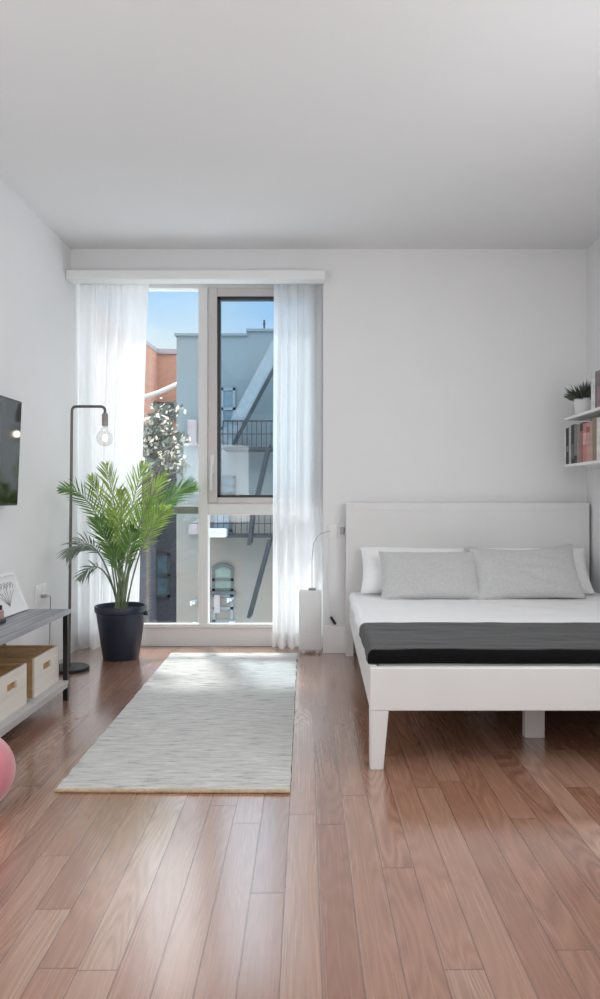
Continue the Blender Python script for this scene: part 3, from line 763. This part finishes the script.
# ------------------------------------------------------------------ appliance, cords, thermostat on the back wall
hy = 5.0; hx0, hx1 = PX(299, hy), PX(321.5, hy)
ht = thing('space_heater', 'small white upright appliance standing before the right curtain', 'heater', ((hx0+hx1)/2, hy+.04, 0))
b = B(); box(b, hx0, hx1, hy-.03, hy+.04, .012, PZ(590, hy), .012, 3); obj('housing', b, M['white_plastic'], ht, True)
for x in (hx0+.03, hx1-.03):
    b = B(); box(b, x-.012, x+.012, hy-.02, hy+.03, 0, .012, .001); obj('foot', b, M['trim'], ht)
b = B()
for k in range(5): box(b, hx0+.02, hx1-.02, hy-.0315, hy-.029, .08+k*.012, .085+k*.012)
obj('vent', b, M['trim'], ht)
b = B(); zt_ = PZ(590, hy); box(b, PX(308.5, hy), PX(316, hy), hy-.02, hy+.02, zt_, zt_+.014, .003); obj('top_control', b, M['grey_plastic'], ht)
b = B(); tube(b, arc([(PX(312, hy), hy, zt_+.012), at(312, 560, hy), at(313.5, 543, hy), at(319.5, 534, 4.96), at(330, 531, 4.955)], .02), .0028, 8); obj('cord', b, M['lower_shelf'], ht, True)

b = B(); box(b, PX(327.5, YB), PX(337, YB), YB-.008, YB, PZ(538, YB), PZ(524, YB), .003)
o = obj('wall_outlet', b, M['trim'], None, org=(PX(332, YB), YB, 1)); tag(o, 'white outlet plate on the back wall between curtain and headboard', 'outlet')
b = B(); box(b, PX(329.3, YB), PX(335, YB), YB-.011, YB-.008, PZ(536, YB), PZ(526, YB), .002); obj('socket', b, M['trim'], o)
b = B(); box(b, PX(340, YB), PX(344, YB), YB-.02, YB, PZ(534, YB), PZ(527, YB), .004)
o = obj('wall_switch', b, M['lower_shelf'], None, org=(PX(342, YB), YB, 1)); tag(o, 'tiny grey switch on the back wall just left of the headboard', 'switch')
b = B(); tube(b, [at(329, 605, YB-.012), at(330.5, 612, YB-.02), at(332, 618, YB-.025)], .0025, 6); tube(b, [at(335, 624, YB-.025), at(340, 625, YB-.02), at(347, 624.5, YB-.02)], .0025, 6)
tube(b, [at(329, 605, YB-.012), at(327, 580, YB-.006), at(329, 537, YB-.006)], .0025, 6)
o = obj('lamp_cord', b, M['trim'], None, True, org=at(332, 618, YB-.025)); tag(o, 'thin white cord with black inline switch hanging left of the bed', 'cord')
b = B(); bar(b, at(330.6, 616.5, YB-.028), at(335.6, 624.5, YB-.028), .022, .018); bmesh.ops.bevel(b, geom=b.edges[:], offset=.004, segments=2, affect='EDGES'); obj('inline_switch', b, M['black'], o, True)

# ------------------------------------------------------------------ outside
def gradwall(name, top, bottom, z0, z1, stripe=.06):
    m = mat(name, top, .9, spec=.1); b_ = m.node_tree.nodes['Principled BSDF']
    tc = N(m, 'ShaderNodeTexCoord'); nz = N(m, 'ShaderNodeTexNoise'); nz.inputs['Scale'].default_value = .35; nz.inputs['Detail'].default_value = 8
    mp = N(m, 'ShaderNodeMapping'); mp.inputs['Scale'].default_value = (3,1,.8); L(m, tc.outputs['Object'], mp.inputs[0]); L(m, mp.outputs[0], nz.inputs[0])
    sp = N(m, 'ShaderNodeSeparateXYZ'); L(m, tc.outputs['Object'], sp.inputs[0])
    mr = N(m, 'ShaderNodeMapRange'); mr.inputs['From Min'].default_value = z0; mr.inputs['From Max'].default_value = z1; L(m, sp.outputs['Z'], mr.inputs[0])
    ad = N(m, 'ShaderNodeMath', operation='MULTIPLY_ADD'); ad.inputs[1].default_value = 1.6; ad.inputs[2].default_value = -.8; L(m, nz.outputs['Fac'], ad.inputs[0])
    a2 = N(m, 'ShaderNodeMath', operation='ADD', use_clamp=True); L(m, mr.outputs[0], a2.inputs[0]); L(m, ad.outputs[0], a2.inputs[1])
    mx = N(m, 'ShaderNodeMix', data_type='RGBA'); L(m, a2.outputs[0], mx.inputs['Factor']); mx.inputs['A'].default_value = (*bottom, 1); mx.inputs['B'].default_value = (*top, 1)
    L(m, mx.outputs['Result'], b_.inputs['Base Color']); return m
M['facade'] = gradwall('render_facade', (.215,.27,.30), (.27,.25,.225), -1.5, 4.0)
def brickmat(name, c1, c2, mc, sc=3):
    m = mat(name, c1, .9, spec=.1); b_ = m.node_tree.nodes['Principled BSDF']
    tc = N(m, 'ShaderNodeTexCoord'); mp = N(m, 'ShaderNodeMapping'); mp.inputs['Rotation'].default_value = (PI/2, 0, 0); L(m, tc.outputs['Object'], mp.inputs[0])
    br = N(m, 'ShaderNodeTexBrick'); br.inputs['Scale'].default_value = sc; br.inputs['Color1'].default_value = (*c1,1); br.inputs['Color2'].default_value = (*c2,1); br.inputs['Mortar'].default_value = (*mc,1)
    L(m, mp.outputs[0], br.inputs[0]); L(m, br.outputs[0], b_.inputs['Base Color']); return m
M['brick'] = brickmat('sunlit_orange_brick', (.52,.27,.19), (.44,.21,.15), (.46,.32,.26))  # sunlit look of the upper wall is put into this bright brick colour
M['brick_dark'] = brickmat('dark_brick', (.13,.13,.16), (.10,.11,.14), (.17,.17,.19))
M['out_win'] = noisy(mat('outdoor_window_glass', (.16,.24,.30), .15), 2, .3)
M['out_win_green'] = noisy(mat('outdoor_window_green', (.22,.30,.27), .2), 2, .2)
M['out_frame'] = noisy(mat('outdoor_window_frame', (.10,.12,.13), .6), 5, .1)
M['escape'] = noisy(mat('fire_escape_steel', (.045,.055,.065), .8, spec=.2), 5, .2)
M['escape_light'] = noisy(mat('fire_escape_light_steel', (.26,.31,.35), .6), 5, .1)
M['blossom'] = leaf_mat('pale_blossom', (.80,.70,.58), .3)
M['bark'] = noisy(mat('pale_bark', (.11,.085,.07), .9), 10, .2)
M['ac'] = noisy(mat('outdoor_unit', (.36,.33,.35), .5), 5, .1)
M['tin'] = noisy(mat('bright_tin', (.75,.85,.95), .3, .5), 5, .1)
M['ground'] = noisy(mat('yard_ground', (.62,.62,.62), .95), 2, .2)
b = B(); box(b, -60, 60, 5.6, 90, -9.2, -9.0); struct('ground', b, M['ground'], 'grey yard ground far below the window', 'ground')
YN = 25.0
def nx(p): return PX(p, YN)
def nz_(p): return PZ(p, YN)
nb = thing('building', 'grey blue rendered apartment building with fire escape seen through the window', 'building', (nx(260), YN, 0))
b = B(); x0, x1, xs = nx(176.5), nx(420), nx(247.5)
# facade with real window openings is built from one slab plus recessed windows in front of it
box(b, x0, xs, YN, YN+9, -9, nz_(336)); box(b, xs, x1, YN, YN+9, -9, nz_(331.5))
obj('wall', b, M['facade'], nb)
b = B(); box(b, x0-.06, xs, YN-.08, YN+.5, nz_(336), nz_(333.6)); box(b, xs-.04, x1, YN-.08, YN+.5, nz_(331.5), nz_(329)); obj('parapet', b, M['facade'], nb)
b = B(); tube(b, [(nx(262), YN+1, nz_(331)), (nx(262), YN+1, nz_(313))], .035, 6); tube(b, [(nx(260.5), YN+1, nz_(317)), (nx(263.5), YN+1, nz_(317))], .02, 6); obj('roof_aerial', b, M['escape'], nb)
def owin(p0, p1, q0, q1, arched=False, glass='out_win', drop=False):
    b = B(); a0, a1, t0, t1 = nx(p0), nx(p1), nz_(q1), nz_(q0); w = .09
    box(b, a0, a0+w, YN-.06, YN, t0, t1); box(b, a1-w, a1, YN-.06, YN, t0, t1); box(b, a0, a1, YN-.06, YN, t0, t0+w)
    box(b, a0-.08, a1+.08, YN-.16, YN, t0-.10, t0)
    box(b, a0, a1, YN-.06, YN, (t0+t1)/2-w/2, (t0+t1)/2+w/2)
    if arched:
        n = 10
        for k in range(n):
            u, v = k/n, (k+1)/n
            za, zb_ = t1+.16*math.sin(PI*u), t1+.16*math.sin(PI*v)
            bar(b, (a0+(a1-a0)*u, YN-.04, za-.05), (a0+(a1-a0)*v, YN-.04, zb_-.05), .1, .12)
    else: box(b, a0, a1, YN-.06, YN, t1-w, t1)
    f = obj('window', b, M['out_frame'] if not drop else M['escape_light'], nb)
    b = B(); box(b, a0+w*.5, a1-w*.5, YN-.02, YN-.005, t0, t1+(.07 if arched else 0)); obj('pane', b, M[glass], f)
owin(221, 235.5, 388, 430, drop=True); owin(221, 235.5, 476, 496, drop=False); owin(211, 232, 492, 532, glass='out_win')
owin(212.5, 233.5, 568, 591, arched=True, glass='out_win_green'); owin(213, 233, 594, 622, drop=True, glass='facade')
owin(251, 268, 388, 388.1) if False else None
b = B(); box(b, nx(189.5), nx(199), YN-.45, YN, nz_(446), nz_(421), .05); box(b, nx(190), nx(198.5), YN-.47, YN-.45, nz_(444), nz_(436)); 
o = obj('wall_unit', b, M['ac'], None, org=(nx(194), YN, 3)); tag(o, 'grey box unit fixed high on the rendered building outside', 'utility box')
b = B(); box(b, nx(190), nx(200), YN-.35, YN, nz_(534), nz_(524), .04)
o = obj('wall_unit', b, M['ac'], None, org=(nx(194), YN, 0)); tag(o, 'lower grey box unit on the building outside, beside the mullion', 'utility box')

fe = thing('fire_escape', 'dark steel fire escape with stairs on the building outside', 'fire escape', (nx(250), YN, nz_(540)))
YE = YN-1.1
def ez(p): return PZ(p, YE)
def ex(p): return PX(p, YE)
def platform(py, p0, p1, pt):
    b = B(); box(b, ex(p0), ex(p1), YE, YN, ez(py)-.09, ez(py)); obj('platform', b, M['escape'], fe)
    b = B(); n = 16
    for k in range(n+1):
        x = ex(p0)+(ex(p1)-ex(p0))*k/n; bar(b, (x, YE, ez(py)), (x, YE, ez(pt)), .025)
    bar(b, (ex(p0), YE, ez(pt)), (ex(p1), YE, ez(pt)), .05); bar(b, (ex(p0), YE, (ez(pt)+ez(py))/2), (ex(p1), YE, (ez(pt)+ez(py))/2), .03)
    obj('railing', b, M['escape'], fe)
platform(447, 223, 300, 421); platform(535, 206, 300, 512)
def flight(a, c, wid=.34, m='escape_light'):
    a = at(*a, YE+.1); c = at(*c, YE+.1)
    b = B(); bar(b, a, c, .06, wid); obj('stair_stringer', b, M[m], fe)
    b = B(); bar(b, a+Vector((.24,-.04,-.12)), c+Vector((.24,-.04,-.12)), .08, .12); obj('handrail', b, M['escape'], fe)
    b = B(); n = 14
    for k in range(n):
        p = a.lerp(c, (k+.5)/n); box(b, p.x-.14, p.x+.14, p.y, p.y+.6, p.z-.02, p.z+.02)
    obj('treads', b, M['escape'], fe)
flight((226, 442), (283, 335), .42)
for p, q in (((268, 447), (256, 500)), ((252.5, 512), (249, 545)), ((269.5, 540), (248.5, 618))):
    b = B(); bar(b, at(*p, YE-.1), at(*q, YE-.1), .10, .12)
    bar(b, at(p[0]+2.5, p[1]-2, YE+.3), at(q[0]+2.5, q[1]-2, YE+.3), .06, .08)
    obj('ladder', b, M['escape'], fe)
b = B(); a = at(209.5, 531, YE-.3); box(b, ex(207.5), ex(228), YE-.35, YE-.02, ez(537), ez(528), .06)
o = obj('awning', b, M['tin'], None, org=(ex(218), YE, ez(535))); tag(o, 'bright tin box on the lower fire escape landing outside', 'awning')
b = B(); box(b, nx(215), nx(221), YN-.3, YN-.17, nz_(612), nz_(594), .02)
o = obj('wall_sign', b, M['ac'], None, org=(nx(218), YN, nz_(612))); tag(o, 'small white panel on the sill of the arched window outside', 'panel')
# light clusters on the wall
for (p, q) in ((193, 601), (193, 623), (229, 598), (231, 621)):
    b = B(); box(b, nx(p), nx(p+4.5), YN-.5, YN, nz_(q)-.04, nz_(q)+.04); box(b, nx(p), nx(p+1.8), YN-.6, YN-.4, nz_(q)-.08, nz_(q)+.07, .02)
    o = obj('wall_lamp', b, M['tin'], None, org=(nx(p), YN, nz_(q))); tag(o, 'small white lamp bracket low on the %s of the building outside' % {193601: 'left end', 193623: 'left end near the sill', 229598: 'arched window side', 231621: 'arched window sill'}[p*1000+q], 'wall lamp')

# brick building left: near wall slab in perspective + far wall
bk = thing('building', 'orange brick building with dark lower walls at the left outside', 'building', (PX(150, 40), 40, -9))
def wallquad(b, p0, Y0, p1, Y1, zt0, zt1, zb0, th=.5):
    a, c = PX(p0, Y0), PX(p1, Y1)
    hexa(b, [(a,Y0,zb0), (c,Y1,zb0), (c,Y1+th,zb0), (a,Y0+th,zb0), (a,Y0,zt0), (c,Y1,zt1), (c,Y1+th,zt1), (a,Y0+th,zt1)])
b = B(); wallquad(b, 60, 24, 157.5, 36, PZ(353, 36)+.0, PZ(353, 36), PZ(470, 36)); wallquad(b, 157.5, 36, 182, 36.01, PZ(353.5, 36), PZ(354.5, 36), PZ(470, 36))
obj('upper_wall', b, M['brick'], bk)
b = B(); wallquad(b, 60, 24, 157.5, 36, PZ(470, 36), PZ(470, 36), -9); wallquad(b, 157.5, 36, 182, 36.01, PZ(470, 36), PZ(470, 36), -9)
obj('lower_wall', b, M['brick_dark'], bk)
b = B(); wallquad(b, 60, 23.9, 157.5, 35.9, PZ(353, 36)+.2, PZ(353, 36)+.2, PZ(353, 36)); wallquad(b, 157.5, 35.9, 182, 35.91, PZ(353, 36)+.2, PZ(353.5, 36)+.2, PZ(354, 36))
obj('coping', b, M['ac'], bk)
def bwin(p0, p1, q0, q1, fm='out_frame', gm='out_win', mid=True):
    Y = 35.9; b = B(); a0, a1, t0, t1 = PX(p0,Y), PX(p1,Y), PZ(q1,Y), PZ(q0,Y); w = .12
    box(b, a0, a0+w, Y-.1, Y, t0, t1); box(b, a1-w, a1, Y-.1, Y, t0, t1); box(b, a0, a1, Y-.1, Y, t0, t0+w); box(b, a0, a1, Y-.1, Y, t1-w, t1)
    if mid: box(b, a0, a1, Y-.1, Y, (t0+t1)/2-w/2, (t0+t1)/2+w/2)
    f = obj('window', b, M[fm], bk); b = B(); box(b, a0+w/2, a1-w/2, Y-.03, Y-.01, t0, t1); obj('pane', b, M[gm], f)
bwin(155, 170, 553, 597); bwin(157, 176, 402, 420, gm='out_frame', mid=False); bwin(160, 174, 440, 455, gm='out_frame', mid=False)
b = B(); tube(b, [at(120, 404, 30), at(142, 398, 30), at(160, 392, 30), at(180, 383, 30)], .10, 8)
o = obj('overhead_pipe', b, M['trim'], None, True, org=at(150, 396, 30)); tag(o, 'pale diagonal pipe across the orange brick building outside', 'pipe')

# blossoming tree between the buildings
tr = thing('tree', 'pale blossoming tree in front of the brick building outside', 'tree', (PX(150, 20), 20, -9))
rn = random.Random(12); b = B()
tb = Vector((PX(150, 20), 20, -9)); tubes = [(tb, at(148, 500, 20), .06, .05), (at(148, 500, 20), at(158, 440, 20), .05, .04), (at(148, 500, 20), at(138, 440, 20.3), .09, .04)]
tips = []
for k in range(26):
    s = at(rn.uniform(145, 158), rn.uniform(425, 500), 20+rn.uniform(-.4,.4)); e = at(rn.uniform(120, 184), rn.uniform(402, 475), 20+rn.uniform(-1.2, 1.2)); tubes.append((s, e, .035, .012)); tips.append((s, e))
for s, e, r0, r1 in tubes: tube(b, [s, (s+e)/2+Vector((rn.uniform(-.15,.15), 0, rn.uniform(-.1,.2))), e], [r0, (r0+r1)/2, r1], 6)
obj('branches', b, M['bark'], tr, True)
for nm, mt_, cnt, sz in (('blossoms', 'blossom', 420, .085), ('leaves', 'small_leaf', 800, .12)):
    b = B()
    for k in range(cnt):
        s, e = rn.choice(tips); c = s.lerp(e, rn.uniform(.3, 1.05))+Vector((rn.gauss(0,.10), rn.gauss(0,.2), rn.gauss(0,.10)))
        u = Vector((rn.gauss(0,1), rn.gauss(0,1), rn.gauss(0,1))).normalized(); w = u.orthogonal().normalized(); q = sz*rn.uniform(.5, 1.2)
        b.faces.new([b.verts.new(c+u*q), b.verts.new(c+w*q*.6), b.verts.new(c-u*q), b.verts.new(c-w*q*.6)])
    o = obj(nm, b, M[mt_], tr); o['kind'] = 'stuff'

# ------------------------------------------------------------------ world, lights, camera
w = bpy.data.worlds.new('sky'); bpy.context.scene.world = w; w.use_nodes = True; nt = w.node_tree
bg = nt.nodes['Background']; tc = nt.nodes.new('ShaderNodeTexCoord'); sp = nt.nodes.new('ShaderNodeSeparateXYZ'); nt.links.new(tc.outputs['Generated'], sp.inputs[0])
nz = nt.nodes.new('ShaderNodeTexNoise'); nz.inputs['Scale'].default_value = 5; nz.inputs['Detail'].default_value = 4
mp = nt.nodes.new('ShaderNodeMapping'); mp.inputs['Scale'].default_value = (1,1,3); nt.links.new(tc.outputs['Generated'], mp.inputs[0]); nt.links.new(mp.outputs[0], nz.inputs[0])
ma = nt.nodes.new('ShaderNodeMath'); ma.operation = 'MULTIPLY_ADD'; ma.inputs[1].default_value = .12; nt.links.new(nz.outputs['Fac'], ma.inputs[0]); nt.links.new(sp.outputs['Z'], ma.inputs[2])
rp = nt.nodes.new('ShaderNodeValToRGB'); cr = rp.color_ramp
cr.elements[0].position = .20; cr.elements[0].color = (.95,.99,1.0,1); cr.elements[1].position = .9; cr.elements[1].color = (3.6,3.7,3.8,1)
e = cr.elements.new(.275); e.color = (.80,.95,1.05,1); e = cr.elements.new(.36); e.color = (.33,.68,1.10,1)
e = cr.elements.new(.40); e.color = (.42,.78,1.2,1); e = cr.elements.new(.52); e.color = (3.6,3.7,3.75,1)
nt.links.new(ma.outputs[0], rp.inputs[0]); nt.links.new(rp.outputs[0], bg.inputs['Color']); bg.inputs['Strength'].default_value = 1.0

def light(t, name, loc, rot, energy, size=None, col=(1,1,1)):
    l = bpy.data.lights.new(name, t); l.energy = energy; l.color = col
    if t == 'AREA': l.shape = 'RECTANGLE'; l.size, l.size_y = size
    if t == 'SUN': l.angle = math.radians(6)
    if t == 'POINT': l.shadow_soft_size = size
    o = bpy.data.objects.new(name, l); C.objects.link(o); o.location = loc; o.rotation_euler = rot; return o
def aim(o, d): o.rotation_euler = Vector(d).to_track_quat('-Z', 'Y').to_euler()
s = light('SUN', 'sun', (0, 20, 20), (0,0,0), 5.2, col=(1,.96,.91)); aim(s, (.30, -1, -2.0))
a = light('AREA', 'rear_fill', (.1, -1.9, 1.6), (0,0,0), 10, (3.0, 1.8), (.98,.985,1)); aim(a, (0, 1, .1))  # added fill from behind the camera, no fixture stands there
a = light('AREA', 'top_fill', (.1, 1.9, ZC-.03), (0,0,0), 16, (2.6, 3.4), (.98,.985,1))  # unseen fill sheet under the ceiling, added to lift walls and floor
a = light('AREA', 'up_fill', (.1, -.9, .7), (0,0,0), 4, (2.8, 2.0), (.95,.98,1)); aim(a, (0, 1.2, 1))  # extra fill tilted upwards, put in to brighten the ceiling
a = light('AREA', 'side_fill', (XR-.03, 2.45, 1.60), (0,0,0), 42, (2.4, 1.0), (.97,.985,1)); aim(a, (-1, .22, -.10))  # invented fill on the right wall, out of view, lifts the left wall
a = light('AREA', 'side_fill', (XL+.03, 1.45, 1.25), (0,0,0), 32, (1.9, 1.0), (.97,.985,1)); aim(a, (1, 1.2, .02))  # second added fill, out of view on the left, brightens the right wall
light('POINT', 'bulb_light', (sx, 4.48, zc), (0,0,0), .25, .02, (1,.85,.65))

cam = bpy.data.cameras.new('camera'); co = bpy.data.objects.new('camera', cam); C.objects.link(co)
co.location = (0, 0, H); co.rotation_euler = (PI/2, 0, 0)
cam.sensor_width = 36; cam.sensor_fit = 'AUTO'; cam.lens = 36*F/999
cam.shift_x = -20/999; cam.shift_y = -1.5/999; cam.clip_end = 300; cam.clip_start = .05
sc = bpy.context.scene; sc.camera = co
sc.view_settings.view_transform = 'Standard'; sc.view_settings.look = 'None'
sc.view_settings.exposure = 0; sc.view_settings.gamma = 1
for o in bpy.data.objects:
    if '_o' in o: del o['_o']
